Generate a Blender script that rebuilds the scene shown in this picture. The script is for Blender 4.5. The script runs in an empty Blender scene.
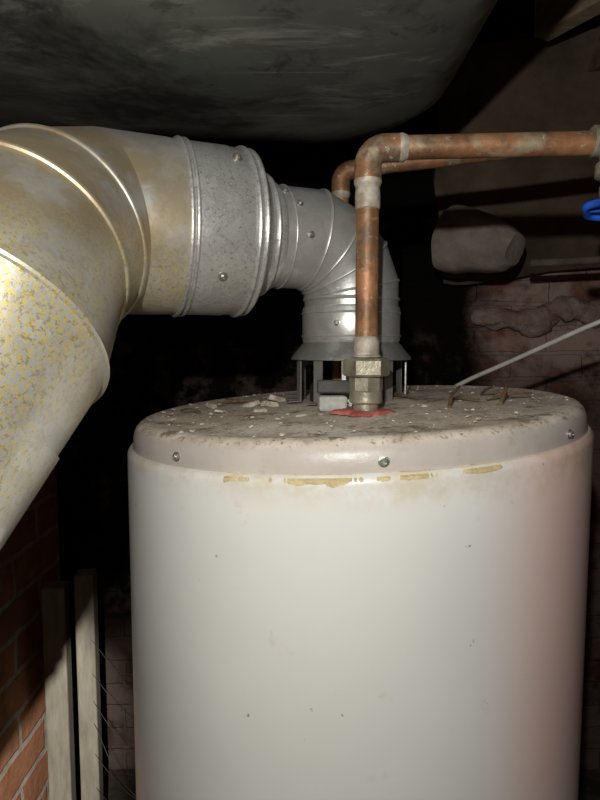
import bpy, math, random
from mathutils import Vector, Matrix, Quaternion
from mathutils import noise as mn
random.seed(7)
H = 1.30           # reference height above the floor (eye level), metres
sc = bpy.context.scene

# ------------------------------------------------------------------ helpers
def new_obj(name, verts, faces, mat, parent=None, smooth=True, angle=40):
    me = bpy.data.meshes.new(name)
    me.from_pydata([tuple(v) for v in verts], [], faces)
    me.validate(); me.update()
    ob = bpy.data.objects.new(name, me)
    sc.collection.objects.link(ob)
    if mat: me.materials.append(mat)
    if smooth:
        for p in me.polygons: p.use_smooth = True
        try: me.set_sharp_from_angle(angle=math.radians(angle))
        except Exception: pass
    if parent: attach(ob, parent)
    return ob

def attach(ob, parent):
    ob.parent = parent
    ob.matrix_parent_inverse = Matrix.Translation(parent.location).inverted()

def empty(name, loc):
    e = bpy.data.objects.new(name, None)
    e.empty_display_size = 0.05
    e.location = loc
    sc.collection.objects.link(e)
    return e

class Geo:
    def __init__(s): s.v=[]; s.f=[]
    def add(s, v, f):
        o=len(s.v); s.v+= [Vector(a) for a in v]; s.f+= [tuple(i+o for i in q) for q in f]
    def obj(s, name, mat, parent=None, smooth=True, angle=40):
        return new_obj(name, s.v, s.f, mat, parent, smooth, angle)

def frame(d):
    d=Vector(d).normalized()
    up=Vector((0,0,1)) if abs(d.z)<0.9 else Vector((0,-1,0))
    a=up.cross(d).normalized(); b=d.cross(a).normalized()
    return d,a,b

def tube(pts, rad, seg=64, cap=True):
    pts=[Vector(p) for p in pts]; n=len(pts)
    if not hasattr(rad,'__len__'): rad=[rad]*n
    dirs=[(pts[i+1]-pts[i]).normalized() for i in range(n-1)]
    d,a,b=frame(dirs[0])
    rings=[]
    for i in range(n):
        din = dirs[max(i-1,0)]; dout=dirs[min(i,n-2)]
        nrm=(din+dout).normalized()
        ring=[]
        for k in range(seg):
            t=2*math.pi*k/seg
            o=(a*math.cos(t)+b*math.sin(t))*rad[i]
            s=-(o.dot(nrm))/(din.dot(nrm))
            ring.append(pts[i]+o+din*s)
        rings.append(ring)
        q=din.rotation_difference(dout)
        a=q@a; b=q@b
    v=[];f=[]
    for r in rings: v+=r
    for i in range(n-1):
        for k in range(seg):
            k2=(k+1)%seg
            f.append((i*seg+k,i*seg+k2,(i+1)*seg+k2,(i+1)*seg+k))
    if cap:
        f.append(tuple(range(seg-1,-1,-1))); f.append(tuple((n-1)*seg+k for k in range(seg)))
    return v,f,rings

def loop_bead(ring, r, m=8):
    n=len(ring); c=sum(ring,Vector())/n; v=[];f=[]
    for i in range(n):
        t=(ring[(i+1)%n]-ring[i-1]).normalized()
        o=(ring[i]-c); o=(o-t*o.dot(t)).normalized(); w=t.cross(o)
        for k in range(m):
            a=2*math.pi*k/m
            v.append(ring[i]+(o*math.cos(a)+w*math.sin(a))*r)
    for i in range(n):
        j=(i+1)%n
        for k in range(m):
            l=(k+1)%m
            f.append((i*m+k,j*m+k,j*m+l,i*m+l))
    return v,f

def lathe(prof, c, axis=(0,0,1), seg=96, fn=None, capends=True):
    d,a,b=frame(axis); c=Vector(c); v=[];f=[]
    for r,h in prof:
        for k in range(seg):
            t=2*math.pi*k/seg
            p=c+d*h+(a*math.cos(t)+b*math.sin(t))*r
            if fn: p=fn(p)
            v.append(p)
    n=len(prof)
    for i in range(n-1):
        for k in range(seg):
            k2=(k+1)%seg
            f.append((i*seg+k,i*seg+k2,(i+1)*seg+k2,(i+1)*seg+k))
    if capends:
        f.append(tuple(range(seg-1,-1,-1))); f.append(tuple((n-1)*seg+k for k in range(seg)))
    return v,f

def box(c, size, rot=0.0, R=None):
    x,y,z=[s/2 for s in size]; v=[]
    if R is None: R=Matrix.Rotation(rot,3,'Z')
    for sx in(-1,1):
        for sy in(-1,1):
            for sz in(-1,1):
                v.append(Vector(c)+R@Vector((sx*x,sy*y,sz*z)))
    f=[(0,1,3,2),(4,6,7,5),(0,4,5,1),(2,3,7,6),(0,2,6,4),(1,5,7,3)]
    return v,f

def bevel(ob,w,s=2):
    m=ob.modifiers.new('bevel','BEVEL'); m.width=w; m.segments=s; m.limit_method='ANGLE'

def screw(g, p, n, r=0.0045):
    v,f=lathe([(r*1.5,0),(r*1.5,r*.25),(r,r*.35),(r,r*.9),(r*.7,r*1.15),(r*.35,r*1.15),(r*.3,r*.8)],p,n,seg=12)
    g.add(v,f)

def arc(K, din, dout, R, n):
    K=Vector(K);din=Vector(din).normalized();dout=Vector(dout).normalized()
    th=din.angle(dout); P=K-din*R*math.tan(th/2)
    nr=(dout-din*dout.dot(din)).normalized(); C=P+nr*R
    h=th/(2*n); rho=R/math.cos(h)
    pts=[P]
    for i in range(n):
        ph=h*(2*i+1); pts.append(C+(-nr*math.cos(ph)+din*math.sin(ph))*rho)
    pts.append(K+dout*R*math.tan(th/2))
    return pts

# ------------------------------------------------------------------ materials
class M:
    def __init__(s,name):
        s.m=bpy.data.materials.new(name); s.m.use_nodes=True
        s.nt=s.m.node_tree; s.b=s.nt.nodes['Principled BSDF']
        s.tc=s.nt.nodes.new('ShaderNodeTexCoord'); s.co=s.tc.outputs['Object']
    def link(s,a,b): s.nt.links.new(a,b)
    def set(s,**k):
        for n,v in k.items():
            i=s.b.inputs[n.replace('_',' ')]
            if isinstance(v,bpy.types.NodeSocket): s.link(v,i)
            else: i.default_value=v
    def map(s,scale=(1,1,1),rot=(0,0,0),loc=(0,0,0)):
        n=s.nt.nodes.new('ShaderNodeMapping'); n.inputs['Scale'].default_value=scale
        n.inputs['Rotation'].default_value=rot; n.inputs['Location'].default_value=loc
        s.link(s.co,n.inputs['Vector']); return n.outputs[0]
    def noise(s,scale,detail=4,rough=.55,vec=None,dist=0):
        n=s.nt.nodes.new('ShaderNodeTexNoise'); n.inputs['Scale'].default_value=scale
        n.inputs['Detail'].default_value=detail; n.inputs['Roughness'].default_value=rough
        n.inputs['Distortion'].default_value=dist
        s.link(vec or s.co,n.inputs['Vector']); return n.outputs['Fac']
    def voro(s,scale,vec=None,out='Color'):
        n=s.nt.nodes.new('ShaderNodeTexVoronoi'); n.inputs['Scale'].default_value=scale
        s.link(vec or s.co,n.inputs['Vector']); return n.outputs[out]
    def ramp(s,fac,stops):
        n=s.nt.nodes.new('ShaderNodeValToRGB'); r=n.color_ramp
        while len(r.elements)<len(stops): r.elements.new(.5)
        for e,(p,c) in zip(r.elements,stops):
            e.position=p; e.color=(c,c,c,1) if not hasattr(c,'__len__') else (*c,1)
        s.link(fac,n.inputs[0]); return n.outputs[0]
    def mix(s,fac,a,b,mode='MIX'):
        n=s.nt.nodes.new('ShaderNodeMix'); n.data_type='RGBA'; n.blend_type=mode
        for v,i in((fac,0),(a,6),(b,7)):
            if isinstance(v,bpy.types.NodeSocket): s.link(v,n.inputs[i])
            elif i==0: n.inputs[0].default_value=v
            else: n.inputs[i].default_value=(*v,1)
        return n.outputs[2]
    def math(s,op,a,b=0.0,clamp=False):
        n=s.nt.nodes.new('ShaderNodeMath'); n.operation=op; n.use_clamp=clamp
        for v,i in((a,0),(b,1)):
            if isinstance(v,bpy.types.NodeSocket): s.link(v,n.inputs[i])
            else: n.inputs[i].default_value=v
        return n.outputs[0]
    def xyz(s):
        n=s.nt.nodes.new('ShaderNodeSeparateXYZ'); s.link(s.co,n.inputs[0]); return n.outputs
    def rng(s,v,a,b):
        n=s.nt.nodes.new('ShaderNodeMapRange'); n.interpolation_type='SMOOTHSTEP'
        s.link(v,n.inputs[0]); n.inputs[1].default_value=a; n.inputs[2].default_value=b
        return n.outputs[0]
    def bump(s,h,st=.3,d=.002):
        n=s.nt.nodes.new('ShaderNodeBump'); n.inputs['Strength'].default_value=st
        n.inputs['Distance'].default_value=d; s.link(h,n.inputs['Height'])
        s.link(n.outputs[0],s.b.inputs['Normal'])

def mat_galv(name, yellow=0.0, droplets=0.0, tone=1.0):
    m=M(name)
    sp=m.ramp(m.voro(90),[(0,(.46*tone,.465*tone,.455*tone)),(1,(.62*tone,.62*tone,.60*tone))])
    big=m.noise(9,5)
    c=m.mix(m.ramp(big,[(.38,0),(.72,.45)]),sp,(.50*tone,.46*tone,.36*tone))
    fine=m.noise(520,2,.6)
    c=m.mix(m.ramp(fine,[(.60,0),(.68,.35+droplets*.5)]),c,(.80,.79,.75))
    if droplets: c=m.mix(m.ramp(m.noise(380,2,.5,m.map(loc=(3,3,3))),[(.60,0),(.66,.6)]),c,(.25,.24,.22))
    c=m.mix(m.ramp(m.noise(60,6,.7),[(.62,0),(.75,.5)]),c,(.28,.26,.21))
    if yellow:
        o=m.xyz()
        # old dust and rust film on the upper gore
        t1=m.math('MULTIPLY',m.rng(o[1],.61,.55),m.rng(o[2],H+.05,H+.10))
        t1=m.math('MULTIPLY',t1,m.ramp(m.noise(16,7,.72,m.map(loc=(3,1,2))),[(.38,.15),(.54,.9)]))
        c=m.mix(t1,c,(.46,.355,.21))
        # yellow overspray speckles lower down
        zb=m.math('MULTIPLY',m.rng(o[2],H-.17,H-.03),m.rng(o[2],H+.12,H+.05))
        gate=m.math('ADD',m.math('MULTIPLY',zb,m.ramp(m.noise(9,4,.6,m.map(loc=(1,1,5))),[(.36,.15),(.58,1)])),.04)
        y=m.math('MULTIPLY',m.ramp(m.noise(430,4,.8),[(.485,0),(.54,1)]),gate,True)
        c=m.mix(y,c,(.78,.62,.22))
        y2=m.math('MULTIPLY',m.ramp(m.noise(260,4,.8,m.map(loc=(2,9,5))),[(.54,0),(.60,.8)]),gate,True)
        c=m.mix(y2,c,(.40,.31,.14))
    m.set(Base_Color=c,Metallic=.58,Roughness=m.ramp(big,[(.3,.31),(.8,.50)]))
    m.bump(m.mix(.5,m.noise(160,4),m.noise(14,3)),.25+.45*droplets,.0015)
    return m.m

def mat_copper():
    m=M('copper_tarnished')
    c=m.ramp(m.noise(24,6,.65),[(.30,(.13,.065,.035)),(.48,(.34,.155,.07)),(.62,(.47,.23,.115)),(.78,(.40,.30,.18))])
    c=m.mix(m.ramp(m.noise(60,6,.75,m.map(scale=(.5,1,.5))),[(.48,0),(.60,.8)]),c,(.15,.105,.065))
    c=m.mix(m.ramp(m.noise(17,5,.7,m.map(loc=(5,2,1))),[(.54,0),(.64,.75)]),c,(.40,.36,.24))
    c=m.mix(m.ramp(m.noise(110,5,.7,m.map(loc=(1,7,1))),[(.60,0),(.68,.75)]),c,(.62,.60,.50))
    m.set(Base_Color=c,Metallic=.32,Roughness=.52)
    m.bump(m.noise(120,6),.6,.0012); return m.m

def mat_simple(name,c1,c2,scale,rough=.6,metal=0,bs=.3,bscale=None,bd=.002,stretch=(1,1,1)):
    m=M(name); vec=m.map(scale=stretch)
    c=m.ramp(m.noise(scale,6,.65,vec),[(.32,c1),(.68,c2)])
    m.set(Base_Color=c,Roughness=rough,Metallic=metal)
    m.bump(m.noise(bscale or scale*4,5,.6,vec),bs,bd); return m.m

def mat_enamel():
    m=M('white_enamel')
    o=m.xyz()
    c=m.ramp(m.noise(5,4),[(.3,(.655,.65,.61)),(.7,(.72,.715,.68))])
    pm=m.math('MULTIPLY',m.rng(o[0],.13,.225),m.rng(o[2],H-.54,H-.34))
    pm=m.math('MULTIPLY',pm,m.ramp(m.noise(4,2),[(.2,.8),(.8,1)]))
    c=m.mix(m.math('MULTIPLY',pm,.85),c,(.84,.55,.48))  # pink blush of stray light on the right side, painted into the enamel colour
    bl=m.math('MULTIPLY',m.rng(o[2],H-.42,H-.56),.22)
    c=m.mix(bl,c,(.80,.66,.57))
    c=m.mix(m.ramp(m.noise(26,5,.7),[(.65,0),(.76,.4)]),c,(.52,.43,.28))
    c=m.mix(m.ramp(m.noise(85,3,.5,m.map(loc=(1,4,2))),[(.74,0),(.765,.8)]),c,(.16,.13,.10))
    top=m.math('MULTIPLY',m.rng(o[2],H-.130,H-.10),m.ramp(m.noise(30,5,.7),[(.42,0),(.62,.6)]))
    c=m.mix(top,c,(.54,.44,.28))
    m.set(Base_Color=c,Roughness=.33)
    m.b.inputs['Coat Weight'].default_value=.2
    m.bump(m.noise(6,2),.12,.004); return m.m

def mat_lid():
    m=M('dusty_lid_enamel')
    geo=m.nt.nodes.new('ShaderNodeNewGeometry')
    s=m.nt.nodes.new('ShaderNodeSeparateXYZ'); m.link(geo.outputs['Normal'],s.inputs[0])
    up=m.rng(s.outputs[2],.35,.85)
    side=m.ramp(m.noise(14,5,.6),[(.35,(.46,.41,.37)),(.7,(.55,.495,.45))])
    side=m.mix(m.ramp(m.noise(60,5,.7),[(.6,0),(.75,.5)]),side,(.34,.27,.19))
    dust=m.ramp(m.noise(20,7,.72),[(.30,(.34,.27,.21)),(.47,(.56,.48,.385)),(.66,(.72,.64,.54))])
    dust=m.mix(m.ramp(m.noise(9,4,.6,m.map(loc=(2,2,0))),[(.54,0),(.66,.6)]),dust,(.80,.75,.66))
    dust=m.mix(m.ramp(m.noise(24,7,.78,m.map(loc=(7,2,0))),[(.53,0),(.61,.85)]),dust,(.17,.11,.065))
    dust=m.mix(m.ramp(m.noise(220,4,.7),[(.56,0),(.64,.75)]),dust,(.14,.10,.065))
    m.set(Base_Color=m.mix(up,side,dust),Roughness=m.mix(up,(.35,.35,.35),(.85,.85,.85)))
    m.bump(m.noise(130,5,.7),.3,.0015); return m.m

def mat_brick(name, axes, c1,c2,mortar, scale=1.0, paint=0.0, pcol=(.42,.37,.30)):
    m=M(name); o=m.xyz()
    cb=m.nt.nodes.new('ShaderNodeCombineXYZ')
    m.link(o[axes[0]],cb.inputs[0]); m.link(o[axes[1]],cb.inputs[1])
    ds=m.nt.nodes.new('ShaderNodeVectorMath'); ds.operation='MULTIPLY_ADD'
    nz=m.nt.nodes.new('ShaderNodeTexNoise'); nz.inputs['Scale'].default_value=9; m.link(m.co,nz.inputs[0])
    m.link(nz.outputs['Color'],ds.inputs[0]); ds.inputs[1].default_value=(.025,.025,0); m.link(cb.outputs[0],ds.inputs[2])
    b=m.nt.nodes.new('ShaderNodeTexBrick'); m.link(ds.outputs[0],b.inputs['Vector'])
    b.inputs['Scale'].default_value=1/scale; b.inputs['Brick Width'].default_value=.21
    b.inputs['Row Height'].default_value=.072; b.inputs['Mortar Size'].default_value=.007
    b.inputs['Mortar Smooth'].default_value=.3; b.inputs['Bias'].default_value=0
    b.inputs['Color1'].default_value=(*c1,1); b.inputs['Color2'].default_value=(*c2,1); b.inputs['Mortar'].default_value=(*mortar,1)
    c=m.mix(m.ramp(m.noise(22,6,.7),[(.4,0),(.7,.6)]),b.outputs['Color'],tuple(x*.45 for x in c1))
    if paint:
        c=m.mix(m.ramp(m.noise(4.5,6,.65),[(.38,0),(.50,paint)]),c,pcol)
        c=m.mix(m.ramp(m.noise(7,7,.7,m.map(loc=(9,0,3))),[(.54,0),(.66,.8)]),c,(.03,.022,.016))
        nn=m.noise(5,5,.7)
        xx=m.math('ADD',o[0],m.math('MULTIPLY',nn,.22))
        lit_mask=m.rng(xx,.58,.70)
        lit_mask=m.math('MULTIPLY',lit_mask,m.math('ADD',m.math('MULTIPLY',m.rng(o[2],H-.20,H+.02),.75),.25))
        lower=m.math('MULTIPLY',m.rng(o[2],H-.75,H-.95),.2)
        lit_mask=m.math('MAXIMUM',lit_mask,lower)
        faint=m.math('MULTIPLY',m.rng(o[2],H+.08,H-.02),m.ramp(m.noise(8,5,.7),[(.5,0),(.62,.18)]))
        lit_mask=m.math('MAXIMUM',lit_mask,faint)
        c=m.mix(lit_mask,(.009,.007,.006),c)  # near-black outside the mask: shade on the wall painted into the brick colour
    m.set(Base_Color=c,Roughness=.95,**{'Specular_IOR_Level':.15})
    h=m.mix(.35,m.math('SUBTRACT',1.0,b.outputs['Fac']),m.noise(40,6,.7))
    m.bump(h,.8,.012); return m.m

def mat_trunk():
    m=M('dark_sheet_metal')
    c=m.ramp(m.noise(4,6,.6),[(.3,(.12,.126,.115)),(.7,(.26,.275,.243))])
    sm=m.ramp(m.noise(5,8,.78,m.map(scale=(.6,1.6,1),rot=(0,0,.5)),1.5),[(.55,0),(.67,.65)])
    c=m.mix(sm,c,(.60,.58,.52))
    c=m.mix(m.ramp(m.noise(60,2,.5,m.map(scale=(.05,2,1),rot=(0,0,1.0))),[(.66,0),(.72,.4)]),c,(.52,.51,.46))
    c=m.mix(m.ramp(m.noise(3.5,7,.7,m.map(loc=(4,1,0)),.8),[(.49,0),(.63,.8)]),c,(.03,.03,.028))
    c=m.mix(m.ramp(m.noise(22,6,.75,m.map(loc=(1,6,0)),.6),[(.56,0),(.64,.55)]),c,(.05,.048,.042))
    m.set(Base_Color=c,Metallic=.3,Roughness=m.ramp(m.noise(5,4),[(.3,.42),(.7,.65)]))
    m.bump(m.noise(3,3),.5,.02); return m.m

GALV=mat_galv('galvanized_steel'); GALVD=mat_galv('galvanized_speckled',droplets=1.0,tone=1.1)
GALVY=mat_galv('galvanized_weathered',yellow=.9,tone=1.08)
COP=mat_copper()
BRASS=mat_simple('tarnished_brass',(.22,.20,.14),(.50,.46,.35),60,.42,.5)
SOLDER=mat_simple('solder_grey',(.30,.24,.17),(.62,.57,.48),90,.55,.2)
STEEL=mat_simple('screw_steel',(.30,.29,.26),(.55,.53,.48),120,.35,.8)
RED=mat_simple('red_sealant',(.42,.06,.05),(.66,.24,.20),60,.6)
FOAM=mat_simple('yellowed_foam',(.44,.31,.14),(.70,.58,.36),70,.85,0,.8,120,.004)
WOODD=mat_simple('old_joist_wood',(.085,.055,.033),(.20,.14,.085),9,.9,0,.5,20,.004,(1,6,6))
WOODL=mat_simple('lighter_joist_wood',(.30,.22,.14),(.48,.37,.25),9,.9,0,.5,20,.004,(1,6,6))
KRAFT=mat_simple('brown_insulation_facing',(.06,.042,.028),(.23,.17,.115),4,.9,0,.6,9,.02)
WOODP=mat_simple('weathered_stud_wood',(.28,.25,.20),(.46,.42,.34),10,.9,0,.5,30,.003,(6,6,1))
CHIP=mat_simple('debris_flakes',(.16,.11,.07),(.66,.60,.50),80,.95)
TWIG=mat_simple('twig_bark',(.08,.045,.02),(.26,.16,.08),60,.9)
CABLE=mat_simple('white_cable_sheath',(.55,.52,.46),(.75,.72,.65),50,.5)
BLUE=mat_simple('blue_paint',(.01,.05,.35),(.02,.12,.65),50,.4)
DIRT=mat_simple('dirt_floor_soil',(.03,.023,.017),(.10,.08,.06),7,.97,0,.7,30,.02)
OLD=mat_simple('dusty_wrapped_duct',(.24,.20,.165),(.48,.415,.35),14,.95,0,.7,40,.006)
PINK=mat_simple('pink_glass_wool',(.40,.24,.20),(.74,.56,.50),16,1,0,1,60,.01)
CONDM=mat_simple('dusty_conduit',(.12,.095,.07),(.24,.20,.15),20,.9)
DARK=mat_simple('sooty_metal',(.03,.03,.028),(.09,.085,.075),40,.6,.3)
BLACKW=mat_simple('near_black_wood',(.006,.005,.004),(.02,.017,.014),12,.95)  # near-black wood tone for the ceiling
LABEL=mat_simple('faded_label',(.38,.38,.35),(.55,.54,.50),150,.6)
WEB=mat_simple('cobweb_silk',(.20,.19,.17),(.3,.28,.25),50,.9)

# ------------------------------------------------------------------ room shell
def slab(name,x0,x1,y0,y1,z0,z1,mat):
    v,f=box(((x0+x1)/2,(y0+y1)/2,(z0+z1)/2),(x1-x0,y1-y0,z1-z0))
    return new_obj(name,v,f,mat,smooth=False)
XL,XR,YF,YB,ZC=-.73,1.9,-1.1,1.75,H+.80
slab('floor',XL-.1,XR+.1,YF-.1,YB+.1,-.1,0,DIRT)
slab('ceiling',XL-.1,XR+.1,YF-.1,YB+.1,ZC,ZC+.1,BLACKW)
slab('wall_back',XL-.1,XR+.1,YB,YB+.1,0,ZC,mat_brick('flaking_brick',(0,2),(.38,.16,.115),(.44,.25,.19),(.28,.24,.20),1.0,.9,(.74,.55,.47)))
ORB=mat_brick('orange_brick',(1,2),(.62,.27,.15),(.70,.36,.21),(.74,.68,.58),1.2)
slab('wall_left',XL-.1,XL,YF,YB,0,ZC,mat_brick('dark_side_brick',(1,2),(.16,.08,.05),(.2,.11,.07),(.14,.12,.1)))  # brick in a darker tone than the pier
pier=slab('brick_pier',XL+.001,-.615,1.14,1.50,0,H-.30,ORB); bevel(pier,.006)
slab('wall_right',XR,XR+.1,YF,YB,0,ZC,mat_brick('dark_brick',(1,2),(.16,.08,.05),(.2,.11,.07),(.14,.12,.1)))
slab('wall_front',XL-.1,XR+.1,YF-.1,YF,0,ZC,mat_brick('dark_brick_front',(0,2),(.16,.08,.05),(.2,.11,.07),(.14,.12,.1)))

ja=math.radians(-62)
for i,(cx,cy,L) in enumerate([(.80,.72,1.3),(.98,.88,1.35),(1.16,1.04,1.3)]):
    v,f=box((cx,cy,ZC-.085),(L,.045,.17),ja)
    o=new_obj('ceiling_joist',v,f,WOODL if i==0 else WOODD,smooth=False); bevel(o,.004)

for cx,cy,w,h in((-.560,1.33,.050,H-.54),(-.490,1.33,.042,H-.51)):
    v,f=box((cx,cy,h/2+.0),(w,.05,h),.15); o=new_obj('wall_stud',v,f,WOODP,smooth=False); bevel(o,.004)

# ------------------------------------------------------------------ trunk duct overhead
def rrect(x0,x1,y0,y1,r,n=14):
    out=[]
    for cx,cy,a0 in((x1-r,y1-r,0),(x0+r,y1-r,90),(x0+r,y0+r,180),(x1-r,y0+r,270)):
        for k in range(n+1):
            a=math.radians(a0+90*k/n); out.append((cx+r*math.cos(a),cy+r*math.sin(a)))
    return out
lv=[(ZC-.001,0),(H+.50,0),(H+.40,.004),(H+.355,.012),(H+.33,.028),(H+.314,.055),(H+.305,.09),(H+.300,.14)]
v=[];f=[];N=None
for z,ins in lv:
    p=rrect(XL+.02+ins,.215-ins,-.95+ins,1.01-ins,.20-ins); N=len(p)
    for a,b in p:
        dy=-.16*max(0,(-.05-a))**1.0
        v.append(Vector((a,b+(dy if b>.3 else 0),z)))
for i in range(len(lv)-1):
    for k in range(N):
        k2=(k+1)%N; f.append((i*N+k,(i+1)*N+k,(i+1)*N+k2,i*N+k2))
f.append(tuple((len(lv)-1)*N+k for k in range(N))[::-1]); f.append(tuple(range(N)))
new_obj('overhead_trunk_duct',v,f,mat_trunk())

# ------------------------------------------------------------------ water heater
CX,CY=.061,.692
TILT=.055
heater=empty('water_heater',(CX,CY,0))
def tilt(p):
    k=max(0,min(1,(p.z-(H-.5))/.3))
    p=p.copy(); p.z+=(TILT*(p.x-CX)+.013*(p.y-CY)+.003)*k; return p
ZL=H-.068
prof=[(.238,.02),(.25,.03),(.252,.05)]+[(.252,z) for z in(.3,.6,.75,.85,.92,1.0,1.08,1.15)]+[(.252,ZL-.034),(.2515,ZL-.030),(.249,ZL-.0265),(.243,ZL-.025),(.20,ZL-.025)]
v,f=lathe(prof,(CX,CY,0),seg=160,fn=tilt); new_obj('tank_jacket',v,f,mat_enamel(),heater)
v,f=lathe([(.20,0),(.215,0),(.215,.022),(.20,.03)],(CX,CY,0),seg=64); new_obj('base_ring',v,f,DARK,heater)
lp=[(.236,ZL-.029),(.2455,ZL-.029),(.2465,ZL-.026),(.2450,ZL-.012),(.2425,ZL-.006),(.2385,ZL-.002),(.233,ZL-.0002),(.228,ZL),(.222,ZL-.001),(.20,ZL-.0015),(.15,ZL),(.1,ZL+.001),(.055,ZL+.002),(.05,ZL+.002)]
v,f=lathe(lp,(CX,CY,0),seg=160,fn=tilt); new_obj('lid',v,f,mat_lid(),heater)
def on_side(th,r,z):
    t=math.radians(th); return tilt(Vector((CX+r*math.sin(t),CY-r*math.cos(t),z)))
g=Geo()
for th in(-43,0.5,45,90,135,180,-90,-135):
    t=math.radians(th); screw(g,on_side(th,.2455,ZL-.0175),(math.sin(t),-math.cos(t),0),.0030)
g.obj('lid_screws',STEEL,heater)
g=Geo(); n=900; prev=None
for i in range(n+1):
    th=-44+92*i/n
    w=.0040*(mn.noise(Vector((th*.12,3.3,0)))+.5*mn.noise(Vector((th*.6,1.3,0)))+.3*mn.noise(Vector((th*2.1,5.3,0))))+.0003
    if th<-29 or th>24: w=-.001
    if abs(th+8)<3.0: w=max(w,.0003)+.0026*(1-abs(th+8)/3.0)
    if abs(th-18.5)<4.5: w=max(w,0)+.0022*(1-abs(th-18.5)/4.5)
    k_=max(0,min(1,w/.0006+.3)) ; w=max(w,0)
    sec=[on_side(th,.246,ZL-.0250),on_side(th,.2465+.0015*k_,ZL-.0268),on_side(th,.2480+.0043*k_,ZL-.0290),on_side(th,.2490+.0036*k_,ZL-.0297-w),on_side(th,.248+.002*k_,ZL-.030-w)]
    o=len(g.v); g.v+=sec
    if prev is not None:
        for k in range(4): g.f.append((prev+k,o+k,o+k+1,prev+k+1))
    prev=o
g.obj('foam_bead',FOAM,heater)
def lid_pt(x,y,dz=0): return tilt(Vector((x,y,ZL+.0005+dz)))
g=Geo()
def chip(x,y,s):
    c=lid_pt(x,y); a=random.uniform(0,6.3); n=random.choice((4,5,6)); hh=s*random.uniform(.2,.5)
    tl=Vector((random.uniform(-.3,.3),random.uniform(-.3,.3),1)).normalized()
    b=[];t=[]
    for k in range(n):
        q=a+6.283*k/n; r=s*random.uniform(.6,1.1)
        d=Vector((math.cos(q)*r,math.sin(q)*r*.7,0)); d.z=-(d.x*tl.x+d.y*tl.y)
        b.append(c+d*1.0+Vector((0,0,-.0003))); t.append(c+d*.75+Vector((0,0,hh)))
    f=[tuple(range(n))[::-1],tuple(range(n,2*n))]+[(k,(k+1)%n,n+(k+1)%n,n+k) for k in range(n)]
    g.add(b+t,f)
for i in range(460):
    r=.230*math.sqrt(random.random()); t=random.uniform(0,6.283)
    chip(CX+r*math.cos(t),CY+r*math.sin(t),random.choice((.0007,.0009,.0012,.0018,.0030)))
for x,y,s in((-.06,.72,.014),(-.045,.66,.010),(-.03,.76,.014),(.0,.60,.008),(-.09,.68,.008),(.02,.60,.006),(-.035,.70,.013),(-.11,.74,.010),(.13,.62,.006)): chip(x,y,s)
g.obj('lid_debris',CHIP,heater,smooth=False)
g=Geo()
def twig(p,q,r=.0016,bend=.004):
    p,q=Vector(p),Vector(q); m=(p+q)/2+Vector((random.uniform(-bend,bend),0,bend*.6))
    v,f,_=tube([p,(p+m)/2+Vector((0,0,.001)),m,(m+q)/2,q],[r,r*1.1,r,r*.9,r*.6],8); g.add(v,f)
twig(lid_pt(.150,.60,.001),lid_pt(.176,.66,.016),.002); twig(lid_pt(.17,.665,.002),lid_pt(.188,.625,.004),.0014)
twig(lid_pt(.205,.61,.001),lid_pt(.226,.655,.016),.002); twig(lid_pt(.200,.64,.003),lid_pt(.250,.645,.006),.0016)
twig(lid_pt(.212,.70,.002),lid_pt(.207,.64,.016),.0015); twig(lid_pt(-.10,.77,.002),lid_pt(-.05,.74,.003),.0012)
twig(lid_pt(-.14,.70,.002),lid_pt(-.11,.66,.003),.0012); twig(lid_pt(.11,.74,.002),lid_pt(.13,.66,.006),.0014)
g.obj('lid_twigs',TWIG,heater)
PX,PY=.066,.600
rz=tilt(Vector((PX,PY,ZL))).z
ang=[random.uniform(.85,1.25) for _ in range(40)]
v=[];f=[]
for j,(r,h) in enumerate([(.012,.0035),(.018,.0045),(.025,.0035),(.031,.0005)]):
    for k in range(40): 
        a=6.283*k/40; rr=r*(ang[k] if j>1 else 1); v.append(Vector((PX+rr*math.cos(a),PY+rr*math.sin(a),rz+h)))
for j in range(3):
    for k in range(40): f.append((j*40+k,(j+1)*40+k,(j+1)*40+(k+1)%40,j*40+(k+1)%40))
new_obj('red_sealant_ring',v,f,RED,heater)
g=Geo()
v,f=lathe([(.0125,-.01),(.0125,.010),(.0155,.0105),(.0165,.012),(.0165,.022),(.0155,.0235),(.0125,.024)],(PX,PY,rz),seg=48); g.add(v,f)
v,f=lathe([(.0155,.022),(.0170,.0235),(.0170,.036),(.0155,.0375)],(PX,PY,rz),seg=8); g.add(v,f)
v,f=lathe([(.0215,.0375),(.0238,.0395),(.0238,.053),(.0215,.055),(.016,.056)],(PX,PY,rz),seg=6); g.add(v,f)
g.obj('union_nut',BRASS,heater,angle=25)
v,f=box((.034,.628,tilt(Vector((.034,.628,ZL))).z+.009),(.030,.018,.016),.1); o=new_obj('inlet_cap',v,f,LABEL,heater,smooth=False); bevel(o,.003)
v,f=box((.036,.632,tilt(Vector((.036,.632,ZL))).z+.026),(.036,.010,.014),-.15); o=new_obj('inlet_bracket',v,f,DARK,heater,smooth=False); bevel(o,.002)

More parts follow.
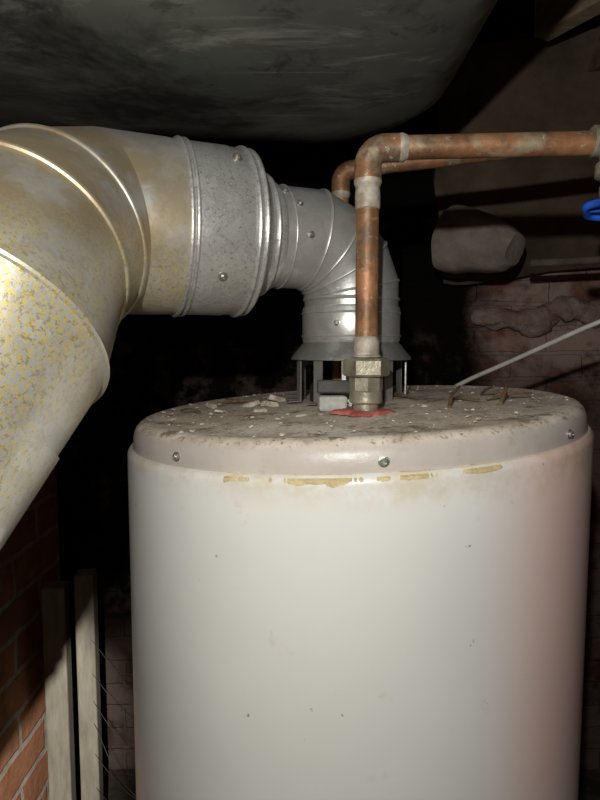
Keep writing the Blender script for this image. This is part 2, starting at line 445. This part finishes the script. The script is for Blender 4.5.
# draft hood
FX,FY=.062,.735
lz=tilt(Vector((FX,FY,ZL))).z
hood=Geo()
v,f=lathe([(.056,.080),(.0575,.078),(.0575,.071),(.072,.053),(.073,.050),(.0715,.050),(.056,.068),(.055,.080)],(FX,FY,lz),seg=72,capends=False); hood.add(v,f)
for a in(200,232,262,305,345,20,90,150):
    t=math.radians(a); r=.067
    v,f=box((FX+r*math.cos(t),FY+r*math.sin(t),lz+.029),(.0014,.012,.058),t); hood.add(v,f)
    v,f=box((FX+(r+.007)*math.cos(t),FY+(r+.007)*math.sin(t),lz+.001),(.016,.012,.0014),t); hood.add(v,f)
hood.obj('draft_hood',mat_galv('dull_galvanized',tone=.6),heater,angle=30)
v,f=lathe([(.050,0),(.050,.018),(.046,.022),(.040,.022)],(FX,FY,lz),seg=64,capends=False); new_obj('flue_collar',v,f,DARK,heater)

# ------------------------------------------------------------------ flue vent ducting
vent=empty('flue_vent_duct',(FX,FY,H))
ZD=H+.125
d=Vector((-.92,-.39,0)).normalized(); K1=Vector((FX,FY,ZD))
e1=arc(K1,(0,0,1),d,.068,4)
bottom=Vector((FX,FY,lz+.074))
pts=[bottom]+e1+[K1+d*.112]
v,f,rings=tube(pts,.0565,72,False)
small=Geo(); small.add(v,f)
for r in rings[2:6]: small.add(*loop_bead(r,.0016))
small.add(*loop_bead(rings[1],.0022))
for s in(.094,):
    v,f,rg=tube([K1+d*s,K1+d*(s+.002)],.0570,72,False); small.add(*loop_bead(rg[0],.0010))
small.obj('small_elbow',GALV,vent,angle=35)
g=Geo(); v,f=lathe([(.0575,.070),(.0590,.073),(.0590,.110),(.0575,.113)],(FX,FY,lz),seg=72,capends=False); g.add(v,f)
for h in(.078,.105):
    _,_,rg=tube([(FX,FY,lz+h),(FX,FY,lz+h+.001)],.0592,72,False); g.add(*loop_bead(rg[0],.0013))
g.obj('flue_sleeve',GALV,vent)
st=[(.104,.0575),(.108,.060),(.114,.060),(.117,.0645),(.124,.0665),(.127,.073),(.134,.078),(.138,.0865),(.142,.0885),(.160,.0885),(.163,.0895),(.212,.0895)]
v,f,_=tube([K1+d*s for s,_ in st],[r for _,r in st],80,False)
inc=Geo(); inc.add(v,f)
for s,r in((.117,.0650),(.138,.0875),(.146,.0892),(.207,.0900),(.213,.0905)):
    _,_,rg=tube([K1+d*s,K1+d*(s+.001)],r,80,False); inc.add(*loop_bead(rg[0],.0022))
inc.obj('increaser',GALVD,vent,angle=35)
RB=.0935
V0=K1+d*.285
V1=Vector((-.232,.568,H+.102)); V2=Vector((-.235,.489,H+.066)); V3=Vector((-.227,.414,H+.010))
a2=Vector((-.43,-.40,-.80)).normalized()
v,f,rings=tube([K1+d*.206,K1+d*.225,V0,V1,V2,V3,V3+a2*.05],[.0885,.0900,.0905,RB,RB,RB,RB],96,False)
big=Geo(); big.add(v,f)
for r in rings[3:6]: big.add(*loop_bead(r,.0028))
big.obj('large_elbow',GALVY,vent,angle=15)
E1=V3+a2*.50; E2=E1+Vector((0,-.06,-.35)); E3=Vector((E2.x,E2.y-.02,.003))
P=[V3+a2*.045,V3+a2*.13,V3+a2*.132,V3+a2*.142,V3+a2*.144,E1,E2,E3]
v,f,rg0=tube(P,[.0955,.0955,.0965,.0965,.0955,.0955,.0955,.0955],96,True)
run=Geo(); run.add(v,f); 
for r in(rg0[2],rg0[3],rg0[5],rg0[6]): run.add(*loop_bead(r,.0018))
run.obj('down_run',mat_galv('galvanized_down_run',yellow=1.0,tone=1.15),vent,angle=35)
g=Geo()
def dscrew(P,ax,r,beta,rs=.004):
    ax=Vector(ax).normalized(); near=ax.cross(Vector((0,0,1))).normalized()
    if near.y>0: near=-near
    up=near.cross(ax).normalized()
    if up.z<0: up=-up
    b=math.radians(beta); n=up*math.cos(b)+near*math.sin(b); screw(g,Vector(P)+n*r,n,rs)
dscrew(K1+d*.162,d,.0895,46,.0033)
dscrew(K1+d*.180,d,.0895,128,.0033)
dscrew(K1+d*.088,d,.0565,60,.0026); dscrew(K1+d*.100,d,.0565,40,.0026); dscrew(K1+d*.078,d,.0565,95,.0026)
# sheet metal screw on the lower run, on its right flank
nn=Vector((.80,-.50,.0)); nn=(nn-a2*nn.dot(a2)).normalized()
screw(g,V3+a2*.100+nn*.0955,nn,.0042)
for a in(250,290): 
    t=math.radians(a); screw(g,(FX+.059*math.cos(t),FY+.059*math.sin(t),lz+.092),(math.cos(t),math.sin(t),0),.0026)
g.obj('duct_screws',STEEL,vent)

# ------------------------------------------------------------------ copper pipes
def pipe_run(name,corners,r):
    e=empty(name,corners[0]); pts=[Vector(corners[0])]; g=Geo(); s=Geo()
    n=len(corners); fit=[]
    for i in range(1,n-1):
        a=Vector(corners[i-1]);b=Vector(corners[i]);c=Vector(corners[i+1])
        di=(b-a).normalized();do=(c-b).normalized()
        ap=arc(b,di,do,.017,7); pts+=ap
        fit.append((ap,di,do))
    pts.append(Vector(corners[-1]))
    v,f,_=tube(pts,r,32); g.add(v,f)
    for ap,di,do in fit:
        p=[ap[0]-di*.017,ap[0]-di*.001]+ap[1:-1]+[ap[-1]+do*.001,ap[-1]+do*.017]
        v,f,_=tube(p,r+.0020,32); g.add(v,f)
        for q,dd in((ap[0]-di*.017,-di),(ap[-1]+do*.017,do)):
            v,f=lathe([(r+.0022,-.004),(r+.0024,-.001),(r+.0016,.001),(r+.0003,.004)],q,dd,seg=32); s.add(v,f)
    g.obj('tube',COP,e)
    if s.v: s.obj('solder_joints',SOLDER,e)
    return e
cu=pipe_run('copper_pipe',[(PX,PY,rz+.0565),(PX,PY,H+.192),(.62,.585,H+.200)],.0112)
g=Geo()
v,f=lathe([(.0150,.0565),(.0150,.0575),(.0130,.059),(.0130,.072),(.0122,.075),(.011,.077)],(PX,PY,rz),seg=32); g.add(v,f)
v,f=lathe([(.0112,0),(.0122,.001),(.0124,.012),(.0118,.022),(.0112,.024)],(PX,PY,H+.134),seg=32); g.add(v,f)
g.obj('couplings',SOLDER,cu)
cu2=pipe_run('copper_pipe',[(.056,.845,lz+.001),(.056,.845,H+.240),(1.05,.79,H+.345)],.0108)
vx=.300; vy=.592; vz=H+.1965
val=empty('gate_valve',(vx,vy,vz))
g=Geo()
v,f=lathe([(.0125,-.022),(.0145,-.020),(.0145,-.012),(.0135,-.010),(.0135,.010),(.0145,.012),(.0145,.020),(.0125,.022)],(vx,vy,vz),(1,-.03,.01),seg=32); g.add(v,f)
v,f=lathe([(.0125,.006),(.0125,.022),(.016,.023),(.016,.034),(.011,.036),(.009,.044),(.0115,.0445),(.0115,.052),(.006,.053),(.004,.055),(.004,.068)],(vx,vy,vz),(-.06,-.12,-1),seg=24); g.add(v,f)
g.obj('valve_body',BRASS,val)
ax=Vector((-.10,-.15,-1)).normalized(); hc=Vector((vx-.004,vy-.008,vz))+Vector((-.06,-.12,-1)).normalized()*.068
g=Geo(); dd,aa,bb=frame(ax)
ring=[hc+(aa*math.cos(6.283*k/48)+bb*math.sin(6.283*k/48))*(.022+.0012*math.cos(6.283*k/8)) for k in range(48)]
g.add(*loop_bead(ring,.0038,10))
for k in range(4):
    t=math.pi*k/2+.4; q=hc+(aa*math.cos(t)+bb*math.sin(t))*.021
    v,f,_=tube([hc,q],.0026,8); g.add(v,f)
v,f=lathe([(.003,-.005),(.0065,-.004),(.0065,.004),(.003,.005)],hc,ax,seg=16); g.add(v,f)
g.obj('hand_wheel',BLUE,val)

# ------------------------------------------------------------------ cable, cobweb
def curve_obj(name,pts,r,mat):
    cu=bpy.data.curves.new(name,'CURVE'); cu.dimensions='3D'; cu.bevel_depth=r; cu.bevel_resolution=4; cu.resolution_u=16
    s=cu.splines.new('NURBS'); s.points.add(len(pts)-1)
    for p,q in zip(s.points,pts): p.co=(*q,1)
    s.use_endpoint_u=True; s.order_u=3
    o=bpy.data.objects.new(name,cu); sc.collection.objects.link(o); cu.materials.append(mat); return o
curve_obj('electrical_cable',[(1.3,.55,H+.42),(.80,.66,H+.20),(.44,.82,H+.052),(.33,.93,H-.020),(.26,1.00,H-.062),(.20,1.06,H-.12),(.19,1.08,H-.5),(.2,1.1,.01)],.0036,CABLE)
cw=bpy.data.curves.new('cobweb','CURVE'); cw.dimensions='3D'; cw.bevel_depth=.0005
for k in range(6):
    a=Vector((-.47,1.30,H-.66-.07*k+random.uniform(-.02,.02))); b=Vector((-.185,.70+random.uniform(-.03,.03),H-.44-.03*k+random.uniform(-.03,.03)))
    s=cw.splines.new('NURBS'); s.points.add(4)
    for i in range(5):
        t=i/4; q=a.lerp(b,t); q.z-=.03*math.sin(math.pi*t)*random.uniform(.4,1); s.points[i].co=(*q,1)
    s.use_endpoint_u=True; s.order_u=3
cwo=bpy.data.objects.new('cobweb',cw); cw.materials.append(WEB); sc.collection.objects.link(cwo)

# ------------------------------------------------------------------ background duct, boards
bg=empty('old_exhaust_duct',(.4,1.3,H+.2))
g=Geo()
A=Vector((.345,1.40,H+.245)); B=Vector((.455,1.29,H+.208))
pp=[A.lerp(B,t/8) for t in range(9)]
v,f,rg=tube(pp,[.074,.073,.070,.067,.063,.058,.053,.047,.036],40)
v=[q+Vector((mn.noise(q*22),mn.noise(q*22+Vector((5,5,5))),mn.noise(q*22+Vector((9,1,4)))))*.009 for q in v]
g.add(v,f)
g.obj('duct_body',OLD,bg)
v,f,_=tube([(.47,1.25,H+.172),(1.88,1.25,H+.24)],.008,16); new_obj('conduit',v,f,CONDM)
# tufts of pink glass wool stuffed along the top of the brickwork
g=Geo()
for k in range(9):
    c=Vector((.56+.10*k,1.715,H+.085+.03*mn.noise(Vector((k*1.7,0,0)))+.004*k)); rr=.045+.018*random.random()
    v=[];f=[];nu,nv=24,14
    for j in range(nv+1):
        ph=math.pi*j/nv
        for i in range(nu):
            t=6.2832*i/nu; dd=Vector((1.5*math.sin(ph)*math.cos(t),.55*math.sin(ph)*math.sin(t),.62*math.cos(ph)))
            q=c+dd*rr; q+=dd.normalized()*.022*mn.noise(q*28); v.append(q)
    for j in range(nv):
        for i in range(nu): f.append((j*nu+i,j*nu+(i+1)%nu,(j+1)*nu+(i+1)%nu,(j+1)*nu+i))
    g.add(v,f)
g.obj('glass_wool_insulation',PINK)
R=Matrix.Rotation(-.12,3,'Z')@Matrix.Rotation(-.08,3,'Y')@Matrix.Rotation(.45,3,'X')
v=[];f=[];nx,nz=40,16
for s_,off in((0,0),(1,.04)):
    for i in range(nx+1):
        for j in range(nz+1):
            u=i/nx; w_=j/nz
            ed=.03*mn.noise(Vector((w_*5,1.7,0))) if i==0 else 0
            q=Vector(((u-.5)*1.48+ed,off-.03*math.sin(w_*math.pi)-.035*mn.noise(Vector((u*7,w_*4,0))),(w_-.5)*.56+(.02*mn.noise(Vector((u*9,8,0))) if j==0 else 0)))
            v.append(Vector((1.08,1.47,H+.485))+R@q)
M_=(nx+1)*(nz+1)
for i in range(nx):
    for j in range(nz):
        a=i*(nz+1)+j; b=a+nz+1
        f.append((a,b,b+1,a+1)); f.append((M_+a,M_+a+1,M_+b+1,M_+b))
for i in range(nx):
    for j in(0,nz):
        a=i*(nz+1)+j;b=a+nz+1; f.append((a,M_+a,M_+b,b))
for j in range(nz):
    for i in(0,nx):
        a=i*(nz+1)+j; f.append((a,a+1,M_+a+1,M_+a))
new_obj('insulation_batt',v,f,KRAFT)

# ------------------------------------------------------------------ light, world, camera
LP=Vector((-.045,-.07,H+.115))
ld=bpy.data.lights.new('phone_flash','POINT'); ld.energy=13.5; ld.shadow_soft_size=.006; ld.color=(1,.985,.945)
lo=bpy.data.objects.new('phone_flash',ld); lo.location=LP; sc.collection.objects.link(lo)
sd=bpy.data.lights.new('added_fill_spot','SPOT'); sd.energy=95; sd.shadow_soft_size=.006; sd.color=(1,.96,.88)  # extra unseen spot beside the flash, added to brighten the low left brickwork
sd.spot_size=math.radians(21); sd.spot_blend=.5
so=bpy.data.objects.new('added_fill_spot',sd); so.location=LP
so.rotation_euler=(Vector((-.76,1.42,H-.98))-LP).to_track_quat('-Z','Y').to_euler(); sc.collection.objects.link(so)
w=bpy.data.worlds.new('world'); sc.world=w; w.use_nodes=True
w.node_tree.nodes['Background'].inputs[0].default_value=(.9,.8,.7,1); w.node_tree.nodes['Background'].inputs[1].default_value=.005
cd=bpy.data.cameras.new('camera'); cam=bpy.data.objects.new('camera',cd); sc.collection.objects.link(cam)
cd.sensor_fit='VERTICAL'; cd.sensor_height=24; cd.lens=24*600/800; cd.clip_start=.01
cam.location=(0,0,H); cam.rotation_euler=(math.radians(85),0,0)
sc.camera=cam
sc.view_settings.view_transform='Standard'
